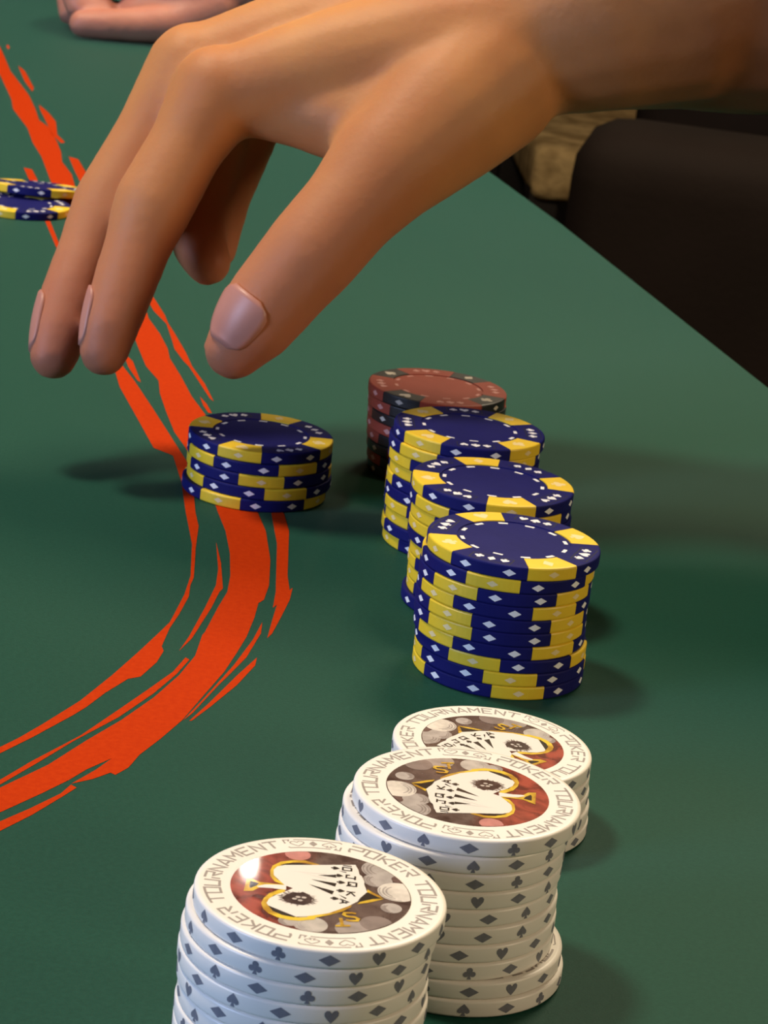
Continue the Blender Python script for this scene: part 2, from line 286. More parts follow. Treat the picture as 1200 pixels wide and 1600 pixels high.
def clay_meshes(pre, m_body, m_ins, m_print, m_iprint):
    mb = MB()
    n = 72                                               # middle disc, sunk a little below the rim
    ring = lambda r, z: [(r * math.cos(2 * PI * i / n), r * math.sin(2 * PI * i / n), z) for i in range(n)]
    sink = 0.00022
    vs = ring(RI + .0003, sink) + ring(RI + .0003, TC - sink)
    mb.add(vs, [tuple(range(n - 1, -1, -1)), tuple(range(n, 2 * n))] + [(i, (i + 1) % n, n + (i + 1) % n, n + i) for i in range(n)])
    for q in range(4):                                   # body-coloured rim blocks between the inserts
        sector(mb, rim_profile(RI, TC, .00042), D(18.2 + 90 * q), D(71.8 + 90 * q), 15)
    body = mb.mesh(pre + '_body', m_body)
    mb = MB(); sector(mb, rim_profile(RI + .0004, TC, .00042), D(-17.95), D(17.95), 10)
    ins = mb.mesh(pre + '_insert', m_ins)
    mb = MB(); zt = TC + .000012
    for q in range(4):
        a = D(45 + 90 * q)
        for da in (-15, 15): edge_mark(mb, 'diamond', a + D(da), .0031, .00165, TC / 2, R + .00003)
        kinds = [('club', 'spade', 'heart'), ('spade', 'diamond', 'club'), ('club', 'heart', 'spade'), ('heart', 'spade', 'club')][q]
        for k, (kd, tg) in enumerate(zip(kinds, (-.0030, 0, .0030))):
            top_mark(mb, kd, a, .0168 - (.00025 if k != 1 else 0), k == 1 and .0027 or .0023, zt, 0, tg)
    for k in range(12):                                  # dashes round the sunk disc
        a = D(15 + 30 * k); h_ = D(5.4); vs = []
        for j in range(4):
            b = a - h_ + 2 * h_ * j / 3; vs += [(r * math.cos(b), r * math.sin(b), TC - sink + .000015) for r in (.0117, .0126)]
        mb.add(vs, [(2 * j, 2 * j + 1, 2 * j + 3, 2 * j + 2) for j in range(3)])
    pr = mb.mesh(pre + '_print', m_print)
    mb = MB()                                            # thin raised frame round each trio of suits
    for q in range(4):
        a = D(45 + 90 * q); o = Vector((math.cos(a), math.sin(a))); t_ = Vector((math.sin(a), -math.cos(a)))
        def bar(r0, r1, s0, s1):
            P_ = [o * r0 + t_ * s0, o * r1 + t_ * s0, o * r1 + t_ * s1, o * r0 + t_ * s1]
            vs = [(*p, TC - .0001) for p in P_] + [(*p, TC + .00001) for p in P_]
            mb.add(vs, [(4, 5, 6, 7), (7, 6, 5, 4), (0, 1, 5, 4), (1, 2, 6, 5), (2, 3, 7, 6), (3, 0, 4, 7)])
        for b in ((.0148, .01505, -.0049, .0049), (.01855, .0188, -.0049, .0049), (.0148, .0188, -.0049, -.00465), (.0148, .0188, .00465, .0049)): bar(*b)
    fr = mb.mesh(pre + '_frame', M['rail'] if pre == 'blue' else m_body)
    ip = []
    for kd in ('heart', 'club', 'diamond', 'spade'):
        mb = MB(); edge_mark(mb, 'diamond', 0, .0028, .0015, TC / 2, R + .00003)
        top_mark(mb, kd, 0, .0167, .0038, zt); ip.append(mb.mesh(pre + '_insert_print', m_iprint))
    return dict(body=body, ins=ins, pr=pr, fr=fr, ip=ip)
CLAY = {'blue': clay_meshes('blue', M['blue'], M['yellow'], M['white_ink'], M['cream_ink']),
        'brown': clay_meshes('brown', M['brown'], M['black'], M['pink_ink'], M['bone_ink'])}

def clay_chip(kind, loc, rot, label, group, tilt=None):
    g = CLAY[kind]
    root = tag(empty('poker_chip', loc, rot), label, 'poker chip', group)
    if tilt: root.rotation_mode = 'ZYX'; root.rotation_euler = (tilt[0], tilt[1], rot)
    obj('body', g['body'], root); obj('suit_print', g['pr'], root); obj('panel_frame', g['fr'], root)
    for q in range(4):
        i_ = obj('edge_insert', g['ins'], root, (0, 0, 0), PI / 2 * q)
        if kind == 'blue': i_['label'] = 'yellow edge insert'
        else: i_['label'] = 'black edge insert'
        obj('pale_suit_print', g['ip'][q], i_)
    return root

# ---- white tournament chip
def white_meshes():
    g = {}
    mb = MB(); n = 96; rb = .0005
    prof = [(R - .0008, 0), (R - .00024, .0001), (R - .00006, .0003), (R, .00055), (R, TC - .00055), (R - .00006, TC - .0003), (R - .00024, TC - .0001), (R - .0008, TC)]
    k = len(prof); vs = []
    for i in range(n):
        a = 2 * PI * i / n; vs += [(r * math.cos(a), r * math.sin(a), z) for r, z in prof]
    fs = [(i * k + q, ((i + 1) % n) * k + q, ((i + 1) % n) * k + q + 1, i * k + q + 1) for i in range(n) for q in range(k - 1)]
    fs += [tuple(i * k for i in range(n - 1, -1, -1)), tuple(i * k + k - 1 for i in range(n))]
    mb.add(vs, fs); g['body'] = mb.mesh('white_body', M['white'], True)
    me = g['body']
    for p in me.polygons:
        if len(p.vertices) > 8: p.use_smooth = False
    mb = MB(); cyc = ['heart', 'spade', 'club']
    for i in range(8):
        a = D(45 * i); edge_mark(mb, 'diamond', a, .0034, .0019, TC / 2, R + .00003)
        edge_mark(mb, cyc[i % 3], a + D(22.5), .0024, .0023, TC / 2, R + .00003)
    g['edge'] = mb.mesh('white_edge_print', M['slate_ink'])
    # lettering
    GLY = {'P': [[(.5, 0), (0, 1.2), (0, 3.1), (4, 3.1), (4, 6), (0, 6)]], 'O': [[(-.9, 6), (4, 6), (4, 0), (.6, 0), (.6, 5.9)]],
           'K': [[(.4, 0), (.4, 6)], [(4, 6), (1, 3), (4, 0)]], 'E': [[(4, 6), (.3, 6), (.3, 0), (4, 0)], [(.4, 3), (3.4, 3)]],
           'R': [[(.2, 0), (.2, 3.4)], [(.2, 6), (4, 6), (4, 3), (1.6, 3), (4.2, 0)]], 'T': [[(-.3, 6), (4.3, 6)], [(2, 6), (2, 0)]],
           'U': [[(.2, 6), (.2, 0), (3.8, 0), (3.8, 6)]], 'N': [[(.2, 0), (.2, 6), (3.8, 0), (3.8, 6)]],
           'A': [[(0, 0), (2, 6), (4, 0)], [(1.1, 1.5), (2.9, 1.5)]], 'M': [[(.1, 0), (.1, 6), (2, 2.6), (3.9, 6), (3.9, 0)]]}
    mb = MB(); z = TC + .000012; r0 = .0160; s = .00041; unit = D(7.1 / 4)
    def pol(a, v): return (r_ * math.cos(a), r_ * math.sin(a)) if (r_ := r0 + v * s) else None
    def write(word, a):                                  # clockwise, tops outward
        for chx in word:
            for line in GLY[chx]:
                pts = []
                for i in range(len(line) - 1):
                    (u0, v0), (u1, v1) = line[i], line[i + 1]; m_ = 3
                    for j in range(m_): pts.append(pol(a - unit * (u0 + (u1 - u0) * j / m_), v0 + (v1 - v0) * j / m_))
                pts.append(pol(a - unit * line[-1][0], line[-1][1]))
                mb.stroke(pts, .00042, z)
            a -= D(9.1)
    for base in (0, 180):
        write('POKER', D(base + 69.6)); write('TOURNAMENT', D(base + 19.0))
        c_ = D(base + 90)                                # bracketed ornament of three suits between the words
        def fl(pts, wd=.00028): mb.stroke([((r0 - .0002 + v * .0029) * math.cos(c_ - D(u)), (r0 - .0002 + v * .0029) * math.sin(c_ - D(u))) for u, v in pts], wd, z)
        fl([(-15.5, .55), (-15.5, 1), (-12.5, 1), (-13.2, .8)]); fl([(-15, .12), (-14, 0), (-7, 0), (0, 0), (7, 0), (10, 0)])
        fl([(-10, 1), (-3, 1), (4, 1), (14, 1), (15.2, .88)]); fl([(15.5, .45), (15.5, 0), (12.5, 0), (13.2, .2)])
        for kd, u, sz, fill in (('heart', -8.8, .0019, 0), ('diamond', 0, .0019, 1), ('spade', 8.8, .0019, 0)):
            a = c_ - D(u)
            if fill: top_mark(mb, kd, a, r0 + .00125, sz * 1.05, z)
            else:
                o = Vector((math.cos(a), math.sin(a))); t_ = Vector((math.sin(a), -math.cos(a)))
                pts = [tuple(o * (r0 + .00125 + v * sz * .95) + t_ * (x_ * sz * 1.3)) for x_, v in suit(kd)]
                mb.stroke(pts + pts[:1], .00022, z)
    g['letters'] = mb.mesh('white_lettering', M['grey_ink'])
    # round glossy sticker
    RS = .714 * R; zs = TC + .00004
    mb = MB(); n = 72
    vs = [(r * math.cos(2 * PI * i / n), r * math.sin(2 * PI * i / n), z_) for r, z_ in ((RS + .0001, TC - .00005), (RS, zs)) for i in range(n)]
    mb.add(vs, [(i, (i + 1) % n, n + (i + 1) % n, n + i) for i in range(n)] + [tuple(range(n, 2 * n))])
    g['sticker'] = mb.mesh('sticker', M['a_bg'])
    names = ['a_gold', 'a_black', 'a_white', 'a_grey', 'a_emblem', 'a_fringe'] + ['p_' + k_ for k_ in PUFF]
    ix = {k_: i for i, k_ in enumerate(names)}
    mb = MB(); lay = [0]
    def Z():
        lay[0] += 1; return zs + .0000025 * lay[0]
    def clipd(x, y):                                     # keep prints inside the sticker
        r_ = math.hypot(x, y); k_ = min(1, .708 / max(r_, 1e-6)); return x * k_ * R, y * k_ * R
    for (cx, cy), pr_, kd in PUFFS:
        z_ = Z(); mb.poly([(*clipd(cx + pr_ * math.cos(2 * PI * i / 28), cy + pr_ * math.sin(2 * PI * i / 28)), z_) for i in range(28)], ix['p_' + kd])
        if kd in ('grey', 'cream', 'pale'):              # curls of smoke inside the puff
            z_ = Z()
            for q in (.92, .74, .58):
                pts = [clipd(cx + pr_ * q * math.cos(D(60 + 110 * q + 120 * j / 9)), cy + pr_ * q * math.sin(D(60 + 110 * q + 120 * j / 9))) for j in range(10)]
                mb.stroke(pts, .00030, z_, ix['p_ash' if kd == 'grey' else 'p_grey'])
    for key in ('gold', 'black', 'white', 'grey', 'wedge'):
        for pl in ART[key]:
            z_ = Z(); mb.poly([(x * R, y * R, z_) for x, y in pl], ix['a_black' if key == 'wedge' else 'a_' + key])
    z_ = Z(); ex, ey = EMB; rnd = random.Random(3)       # dark scroll-edged heart on the front card
    mb.poly([((ex + (.165 if i % 2 else .125) * rnd.uniform(.85, 1.12) * math.cos(2 * PI * i / 44)) * R, (ey + (.125 if i % 2 else .095) * rnd.uniform(.85, 1.12) * math.sin(2 * PI * i / 44)) * R, z_) for i in range(44)], ix['a_fringe'])
    z_ = Z(); mb.poly([(x * R, y * R, z_) for x, y in ART['emblem'][0]], ix['a_emblem'])
    z_ = Z()
    for x, y in EYES: mb.poly([((x + .022 * math.cos(i)) * R, (y + .017 * math.sin(i)) * R, z_) for i in range(6)], ix['p_pale'])
    z_ = Z()
    for x, y in PIPS: mb.poly([((x + v * .070) * R, (y - u * .062) * R, z_) for u, v in suit('spade')], ix['a_black'])
    small = ['10', 'J', 'Q', 'K', 'A']
    G2 = {'10': [[(-.5, .5), (-.5, -.5)], [(-.1, .5), (.5, .5), (.5, -.5), (-.1, -.5), (-.1, .5)]], 'J': [[(-.3, .5), (.5, .5)], [(.2, .5), (.2, -.5), (-.4, -.5), (-.4, -.1)]],
          'Q': [[(-.4, .5), (.4, .5), (.4, -.4), (-.4, -.4), (-.4, .5)], [(0, -.1), (.5, -.6)]], 'K': [[(-.4, .5), (-.4, -.5)], [(.4, .5), (-.3, 0), (.4, -.5)]], 'A': [[(-.45, -.5), (0, .5), (.45, -.5)], [(-.25, -.15), (.25, -.15)]]}
    for (x, y), gl in zip(RANKS, small):
        for line in G2[gl]: mb.stroke([((x + v * .07) * R, (y - u * .085) * R) for u, v in line], .00030, z_, ix['a_black'])
    z_ = Z()
    GST = [(S_, [(.5, .42), (.2, .5), (-.35, .48), (-.5, .25), (-.3, .05), (.3, -.05), (.5, -.25), (.35, -.48), (-.2, -.5), (-.5, -.4)]), (T_, [(-.55, .45), (.6, .5)]), (T_, [(.05, .48), (-.05, -.5)])]
    for (cx, cy), line in GST: mb.stroke([((cx - u * .10 + v * .03) * R, (cy - v * .13 - u * .02) * R) for u, v in line], .00056, z_, ix['a_gold'])
    g['art'] = mb.mesh('sticker_art', [M[k_] for k_ in names])
    return g
PUFFS = [((-0.216,0.621),0.105,'pink'),((-0.056,-0.594),0.135,'pale'),((-0.225,-0.578),0.08,'grey'),((0.475,0.503),0.17,'grey'),((0.442,0.3),0.12,'grey'),((0.609,0.129),0.165,'cream'),((0.559,-0.165),0.085,'grey'),((0.282,-0.596),0.15,'tan'),((0.451,-0.465),0.13,'dim'),((0.61,0.36),0.06,'dark')]
ART = {'gold':[[(-0.287,0.033),(-0.369,0.073),(-0.412,0.164),(-0.419,0.265),(-0.406,0.355),(-0.347,0.446),(-0.25,0.5),(-0.151,0.517),(-0.031,0.473),(-0.066,0.449),(-0.158,0.474),(-0.248,0.459),(-0.326,0.397),(-0.373,0.314),(-0.389,0.211),(-0.354,0.117),(-0.288,0.053)],[(-0.282,-0.046),(-0.33,-0.062),(-0.4,-0.14),(-0.439,-0.241),(-0.452,-0.326),(-0.432,-0.418),(-0.386,-0.488),(-0.314,-0.539),(-0.226,-0.563),(-0.14,-0.557),(-0.022,-0.5),(-0.024,-0.462),(-0.16,-0.505),(-0.283,-0.468),(-0.374,-0.404),(-0.403,-0.333),(-0.401,-0.255),(-0.363,-0.166),(-0.279,-0.095)],[(-0.601,-0.151),(-0.594,0.107),(-0.491,0.038),(-0.384,0.033),(-0.287,0.037),(-0.381,-0.011),(-0.484,-0.061),(-0.532,-0.133)],[(0.364,0.114),(0.467,0.024),(0.488,-0.017),(0.449,0.001),(0.362,0.058)],[(0.5,-0.02),(0.431,-0.021),(0.313,-0.117),(0.291,-0.163),(0.378,-0.117)],[(-0.086,-0.461),(0.074,-0.373),(0.18,-0.265),(0.251,-0.186),(0.243,-0.229),(0.182,-0.318),(0.076,-0.409),(-0.083,-0.512)]],'black':[[(-0.564,-0.061),(-0.562,0.038),(-0.491,0.013),(-0.511,-0.038),(-0.553,-0.089)],[(-0.398,-0.352),(-0.332,-0.39),(-0.241,-0.454),(-0.173,-0.512),(-0.282,-0.491),(-0.354,-0.442)],[(-0.347,0.381),(-0.292,0.431),(-0.194,0.46),(-0.093,0.444),(-0.191,0.415)],[(0.355,0.033),(0.368,0.064),(0.449,0.001),(0.488,-0.017),(0.413,-0.042),(0.313,-0.117),(0.299,-0.116),(0.337,0.008)]],'white':[[(-0.286,0.023),(-0.345,0.116),(-0.385,0.187),(-0.393,0.282),(-0.368,0.35),(-0.308,0.393),(0.014,0.476),(0.255,0.541),(0.281,0.454),(0.293,0.37),(0.313,0.342),(0.335,0.251),(0.336,0.198),(0.363,0.067),(0.311,-0.051),(0.294,-0.117),(0.224,-0.217),(0.074,-0.377),(-0.085,-0.467),(-0.169,-0.498),(-0.395,-0.357),(-0.411,-0.316),(-0.394,-0.233),(-0.346,-0.158),(-0.28,-0.086),(-0.222,-0.011)],[(-0.507,-0.047),(-0.444,0.001),(-0.366,0.017),(-0.278,0.031),(-0.273,-0.054),(-0.397,-0.051),(-0.484,-0.063)]],'wedge':[[(-0.038,0.272),(0.102,0.316),(0.111,0.263)],[(-0.09,0.186),(0.117,0.162),(0.107,0.099)],[(-0.104,0.093),(0.102,0.018),(0.09,-0.048)],[(-0.071,0.173),(0.037,0.152),(0.038,0.136)],[(0.12,0.395),(0.189,0.386),(0.185,0.368)],[(0.136,-0.032),(0.205,-0.081),(0.197,-0.1)],[(0.152,-0.132),(0.218,-0.173),(0.204,-0.181)]],'grey':[[(-0.266,0.294),(0.03,0.308),(0.031,0.293)],[(-0.185,0.294),(0.034,0.226),(0.034,0.212)]],'emblem':[[(-0.299,-0.209),(-0.268,-0.138),(-0.218,-0.08),(-0.165,-0.081),(-0.144,-0.057),(-0.085,-0.096),(-0.062,-0.16),(-0.07,-0.231),(-0.119,-0.286),(-0.18,-0.292),(-0.251,-0.27)]]}
PIPS = [(0.097,0.435),(0.13,0.306),(0.152,0.187),(0.155,0.036),(0.114,-0.111)]; RANKS = [(0.191,0.457),(0.225,0.298),(0.239,0.173),(0.235,-0.001),(0.187,-0.148)]; EMB = (-0.173,-0.184); EYES = [(-0.199,-0.194),(-0.154,-0.212),(-0.126,-0.156),(-0.174,-0.158)]
S_ = (0.25,-0.398)
T_ = (0.181,-0.503)
WH = white_meshes()
def white_chip(loc, rot, label, group, art_rot=0.0, edge_only=False):
    root = tag(empty('poker_chip', loc, rot), label, 'poker chip', group)
    obj('body', WH['body'], root); obj('edge_print', WH['edge'], root); obj('lettering', WH['letters'], root)
    s_ = obj('sticker', WH['sticker'], root, (0, 0, 0), art_rot); s_['label'] = 'glossy round sticker with a spade full of playing cards'
    obj('printed_art', WH['art'], s_)
    return root

# ------------------------------------------------------------------ stacks (each chip: centre x, y in mm and turn in degrees, top chip first)
POS = {'bf':[(30.4,560.16),(29.64,560.26),(29.41,560.35),(29.46,560.45),(29.27,560.55),(29.38,560.64),(29.6,560.74),(30.3,560.83),(30.49,560.93),(30.48,561.03)],'bl':[(-36.18,680.3),(-36.09,679.67),(-35.9,679.05),(-35.53,678.42),(-36.57,677.8)],'bm':[(25.88,605.2),(25.73,605.2),(26.1,605.2),(26.21,605.2),(26.52,605.2),(27.0,605.2),(27.11,605.2),(27.39,605.2),(27.53,605.2),(26.5,605.2)],'bb':[(19.87,652.19),(18.98,652.19),(19.23,652.19),(19.69,652.19),(19.47,652.19),(19.42,652.19),(19.51,652.19),(19.94,652.19),(19.56,652.19),(20.16,652.19)],'br':[(11.21,716.19),(11.49,716.19),(11.74,716.19),(11.89,716.19),(12.21,716.19),(12.56,716.19),(12.95,716.19),(13.34,716.19)],'wf':[(-2.86,366.77),(-3.84,366.77),(-4.33,366.77),(-4.49,366.77),(-4.28,366.77),(-3.96,366.77),(-4.2,366.77),(-4.2,366.77),(-4.2,366.77),(-4.2,366.77)],'wm':[(20.19,412.69),(18.7,412.44),(18.41,412.2),(18.22,411.95),(17.86,411.7),(18.17,411.46),(18.36,411.21),(18.32,410.96),(20.22,410.72),(20.8,410.47)],'wb':[(26.92,475.11),(26.99,475.11),(27.29,475.11),(27.73,475.11),(27.94,475.11)]}
TOPQ = {'bf': 2, 'bm': 0, 'bb': 0, 'bl': 0, 'br': 0}
ROT = {'bf':[-63.4,-101.0,-127.3,-53.7,-128.5,-127.5,-50.7,-109.0,-83.5,-76.9],'bl':[-103.0,-52.4,-83.6,-63.3,-114.3],'bm':[-77.1,-138.9,-151.6,-157.4,-121.6,-152.4,-172.9,-166.6,-173.1,-126.0],'bb':[-129.6,-128.9,-152.3,-151.7,-174.9,-103.4,-151.2,-150.2,-181.9,-158.7],'br':[-122.0,-113.5,-139.7,-193.3,-126.5,-151.1,-124.1,-153.7],'wf':[-126.5,-134.3,-108.3,-141.4,-126.8,-165.9,-128.9,-107.4,-119.4,-102.6],'wm':[-88.2,-58.4,-78.2,-52.8,-67.2,-69.8,-81.3,-52.4,-79.4,-60.3]}
ORD = ['topmost', 'second', 'third', 'fourth', 'fifth', 'sixth', 'seventh', 'eighth', 'ninth', 'tenth']
STK = {'bf': ('blue', 'blue and yellow', 'nearest tall blue stack', 'chips of the nearest tall blue stack'),
       'bm': ('blue', 'blue and yellow', 'middle one of three crowded blue stacks', 'chips of the middle blue stack'),
       'bb': ('blue', 'blue and yellow', 'blue stack touching the brown stack', 'chips of the rear blue stack'),
       'bl': ('blue', 'blue and yellow', 'low blue stack on the orange stripe', 'chips of the low blue stack'),
       'br': ('brown', 'red-brown and black', 'only brown stack', 'chips of the brown stack'),
       'wf': ('white', 'white tournament', 'nearest white stack at lower left', 'chips of the nearest white stack'),
       'wm': ('white', 'white tournament', 'tall white stack between two others', 'chips of the middle white stack'),
       'wb': ('white', 'white tournament', 'low white stack nearest the blue chips', 'chips of the rear white stack')}
WROT = {'wf': (7.6, -6.8), 'wm': (181.5, -2.5), 'wb': (141.8, -5.4)}
for k, lst in POS.items():
    kind, col, where, grp = STK[k]; n = len(lst)
    for i, (x, y) in enumerate(lst):
        z = ZT + .00008 + (n - 1 - i) * T
        word = 'bottom' if i == n - 1 else ORD[i]
        lab = (f'{word} {col} chip of the {where}' if word in ('topmost', 'bottom') else f'{word} {col} chip down the {where}')
        if kind == 'white':
            base, ar = WROT[k]
            if k == 'wb': rot = base + (0, 17, 71, 33, 52)[i]
            elif i == 0: rot = base
            else: rot = ROT[k][i] + 45 * ((i * 3) % 8)
            white_chip((x * MM, y * MM, z), D(rot), lab, grp, D(ar))
        else:
            clay_chip(kind, (x * MM, y * MM, z), D(ROT[k][i] + 90 * ((i * 2 + 1) % 4 if i else TOPQ[k])), lab, grp)
fx, fy = (-160.2,1020.2)
clay_chip('blue', (fx * MM, fy * MM, ZT + .00008), D(-105), 'blue chip lying flat at the left frame edge, under a leaning chip', 'pair of chips at the far left')
# the second one leans: its back edge is on the felt, its front is propped on the flat chip
lean = math.atan2(T, 28.2 * MM)
clay_chip('blue', ((fx + 1.3) * MM, (fy + 8.0 + 20 * math.cos(lean)) * MM, ZT + .0002 + R * math.sin(lean)), D(-45), 'blue chip leaning back on a flat chip at the left frame edge', 'pair of chips at the far left', (-lean, 0))

# ------------------------------------------------------------------ people
def tube(mb, pts, n=16):
    """closed tapering tube through (x,y,z,r) in mm with round ends"""
    P_ = [Vector(p[:3]) for p in pts]; r_ = [p[3] for p in pts]
    d0 = (P_[0] - P_[1]).normalized(); d1 = (P_[-1] - P_[-2]).normalized()
    Q = []
    for a in (80, 50, 25): Q.append((P_[0] + d0 * r_[0] * math.sin(D(a)), r_[0] * math.cos(D(a))))
    for i in range(len(P_) - 1):
        Q.append((P_[i], r_[i]))
        for j in (1, 2): Q.append((P_[i].lerp(P_[i + 1], j / 3), r_[i] + (r_[i + 1] - r_[i]) * j / 3))
    Q.append((P_[-1], r_[-1]))
    for a in (25, 50, 80): Q.append((P_[-1] + d1 * r_[-1] * math.sin(D(a)), r_[-1] * math.cos(D(a))))
    vs = []; a_ = None
    for i, (p, r) in enumerate(Q):
        t_ = (Q[min(i + 1, len(Q) - 1)][0] - Q[max(i - 1, 0)][0]).normalized()
        if a_ is None: a_ = t_.orthogonal()
        a_ = (a_ - t_ * a_.dot(t_)).normalized(); b_ = t_.cross(a_)
        vs += [tuple((p + a_ * r * math.cos(2 * PI * k / n) + b_ * r * math.sin(2 * PI * k / n)) * MM + Vector((0, 0, ZT))) for k in range(n)]
    m_ = len(Q)
    fs = [(i * n + k, i * n + (k + 1) % n, (i + 1) * n + (k + 1) % n, (i + 1) * n + k) for i in range(m_ - 1) for k in range(n)]
    fs += [tuple(range(n - 1, -1, -1)), tuple(range((m_ - 1) * n, m_ * n))]
    mb.add(vs, fs)
def flesh(name, chains, m_, parent, voxel, smooth_it):
    """overlapping tubes fused into one continuous surface"""
    mb = MB()
    for c_ in chains: tube(mb, c_)
    o = obj(name, mb.mesh(name, m_), parent)
    rm = o.modifiers.new('fuse', 'REMESH'); rm.mode = 'VOXEL'; rm.voxel_size = voxel; rm.use_smooth_shade = True
    sm = o.modifiers.new('soften', 'SMOOTH'); sm.factor = .5; sm.iterations = smooth_it
    dg = bpy.context.evaluated_depsgraph_get(); me = bpy.data.meshes.new_from_object(o.evaluated_get(dg))
    o.modifiers.clear(); old = o.data; o.data = me; me.name = name; bpy.data.meshes.remove(old)
    if not me.materials: me.materials.append(m_)
    me.polygons.foreach_set('use_smooth', [True] * len(me.polygons))
    return o
def nail(parent, name, text, pa, pb, nrm, v0, v1, half, m_, lift=.45):
    """nail plate lying on a tapering finger from (x,y,z,r) pa to pb, between fractions v0 and v1"""
    A_, B_ = Vector(pa[:3]), Vector(pb[:3]); ax = (B_ - A_).normalized(); nr = Vector(nrm); nr = (nr - ax * nr.dot(ax)).normalized(); sd = ax.cross(nr)
    vs = []; nu, nv = 10, 10
    for lay_ in (0, 1):
        for i in range(nu + 1):
            for j in range(nv + 1):
                u = 2 * i / nu - 1; v = j / nv; t_ = v0 + (v1 - v0) * v
                wq = .72 + .28 * (1 - abs(2 * v - 1) ** 3.5) - (.22 * (1 - v / .2) ** 2 if v < .2 else 0) - (.25 * ((v - .85) / .15) ** 2 if v > .85 else 0)
                a = D(half) * u * wq; r = pa[3] + (pb[3] - pa[3]) * min(t_, 1.0)
                if t_ > 1: r = math.sqrt(max(.2, r * r - ((t_ - 1) * (B_ - A_).length) ** 2))
                q = A_.lerp(B_, t_) + (nr * math.cos(a) + sd * math.sin(a)) * (r + lift + (3.2 if lift > .1 else .9) * t_ * (1 - min(t_, 1)) - lay_ * 1.6)
                vs.append(tuple(q * MM + Vector((0, 0, ZT))))
    s_ = (nu + 1) * (nv + 1); fs = []
    for i in range(nu):
        for j in range(nv):
            a = i * (nv + 1) + j; b = a + nv + 1
            fs += [(a, b, b + 1, a + 1), (s_ + a, s_ + a + 1, s_ + b + 1, s_ + b)]
    for i in range(nu):
        a, b = i * (nv + 1), (i + 1) * (nv + 1); fs += [(a, s_ + a, s_ + b, b), (a + nv, b + nv, s_ + b + nv, s_ + a + nv)]
    for j in range(nv): 
        fs += [(j, j + 1, s_ + j + 1, s_ + j)]; k_ = nu * (nv + 1) + j; fs += [(k_, s_ + k_, s_ + k_ + 1, k_ + 1)]
    o = obj(name, mesh(name, vs, fs, m_, None, True), parent); o['label'] = text
    return o
HAND = {'index':[(-58.7,702.4,104.4,13.5),(-65.4,694.7,89.8,10.6),(-72.2,686.7,74.1,11.2),(-74.7,681.3,63.7,9.3),(-77.1,675.9,53.0,8.8),(-79.1,670.8,43.3,8),(-80.0,668.7,36.6,7)],'middle':[(-68.0,724.2,106.9,13.5),(-77.4,715.1,87.8,10.6),(-86.0,706.0,68.9,11),(-89.6,697.3,57.8,9),(-92.5,688.6,46.6,8.7),(-94.2,681.4,37.2,8),(-94.6,677.6,31.5,7)],'ring':[(-57.3,742.8,106.3,12),(-60.8,736.0,91.1,10),(-62.7,728.2,76.3,9.6),(-62.9,717.7,66.1,8.8),(-60.3,709.4,59.8,8),(-57.2,705.2,56.4,7)],'little':[(-46.9,755.0,104.9,11),(-50.9,749.9,92.0,9),(-54.3,742.9,79.5,8.6),(-56.6,733.5,69.5,7.8),(-56.9,724.7,61.8,7.2),(-56.4,720.1,57.1,6.3)],'m1':[(19.9,712.2,125.5,22),(-4.3,708.8,121.3,19),(-28.2,705.6,114.5,16),(-57.7,702.2,103.6,12.5)],'m2':[(21.5,729.0,129.0,22),(-5.3,730.1,125.7,19),(-37.1,728.8,118.2,16),(-67.4,724.0,106.3,12.5)],'m3':[(22.9,744.2,127.4,20),(-16.2,747.3,120.6,17),(-57.3,742.8,106.3,12)],'m4':[(24.3,753.8,124.6,19),(-8.4,758.1,114.7,15.5),(-46.9,755.0,104.9,11)],'thumb':[(13.9,706.3,116.7,22),(3.0,694.6,106.3,20),(-10.7,681.9,92.3,16),(-18.7,674.4,81.7,13.4),(-27.4,668.5,69.7,13.2),(-32.2,666.4,63.0,12.4),(-36.8,664.3,56.2,12),(-41.1,662.1,49.2,11),(-44.6,661.3,43.4,8.5)],'web':[(-4.0,696.5,105.5,16),(-19.4,697.4,101.8,13),(-35.5,700.9,102.9,11),(-47.9,701.8,102.2,9)],'wrist':[(64.1,722.1,143.9,31),(41.7,716.6,136.3,28),(19.8,715.8,127.1,23)],'wrist2':[(66.1,745.7,142.3,31),(43.1,743.3,134.4,28),(19.9,737.0,127.9,23)]}
fx0, fy0, fz0 = (65.1,735.0,143.2)
FORE = [(39.8,728.4,133.9,28),(64.8,734.0,145.1,37),(98.6,741.1,154.2,44),(161.4,752.8,171.6,47),(291.7,778.9,204.8,46)]
fore = FORE
upper = [FORE[-1], (365, 810, fz0 + 140, 47), (395, 850, fz0 + 230, 52)]
NAIL = ((-36.8, 664.3, 56.2, 12), (-44.6, 661.3, 43.4, 8.5), (-0.35, -0.75, 0.55), 0.05, 1.04, 46, M['nail'])
p1 = tag(empty('person', (0.47, 0.85, 0.0)), 'person in dark clothes reaching a bare right arm over the green table', 'person')
inv1 = Matrix.Translation((-0.47, -0.85, 0.0))
def settle(o, inv):
    o.data.transform(inv); return o
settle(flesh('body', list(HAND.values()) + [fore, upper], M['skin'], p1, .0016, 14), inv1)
settle(nail(p1, 'thumb_nail', 'pale pink thumb nail', *NAIL, .25), inv1)
for fin in ('index', 'middle'):
    settle(nail(p1, 'finger_nail', 'pale pink nail of the ' + fin + ' finger', HAND[fin][-3], HAND[fin][-1], (-0.95, 0.05, 0.30), .12, 1.0, 42, M['nail'], .15), inv1)
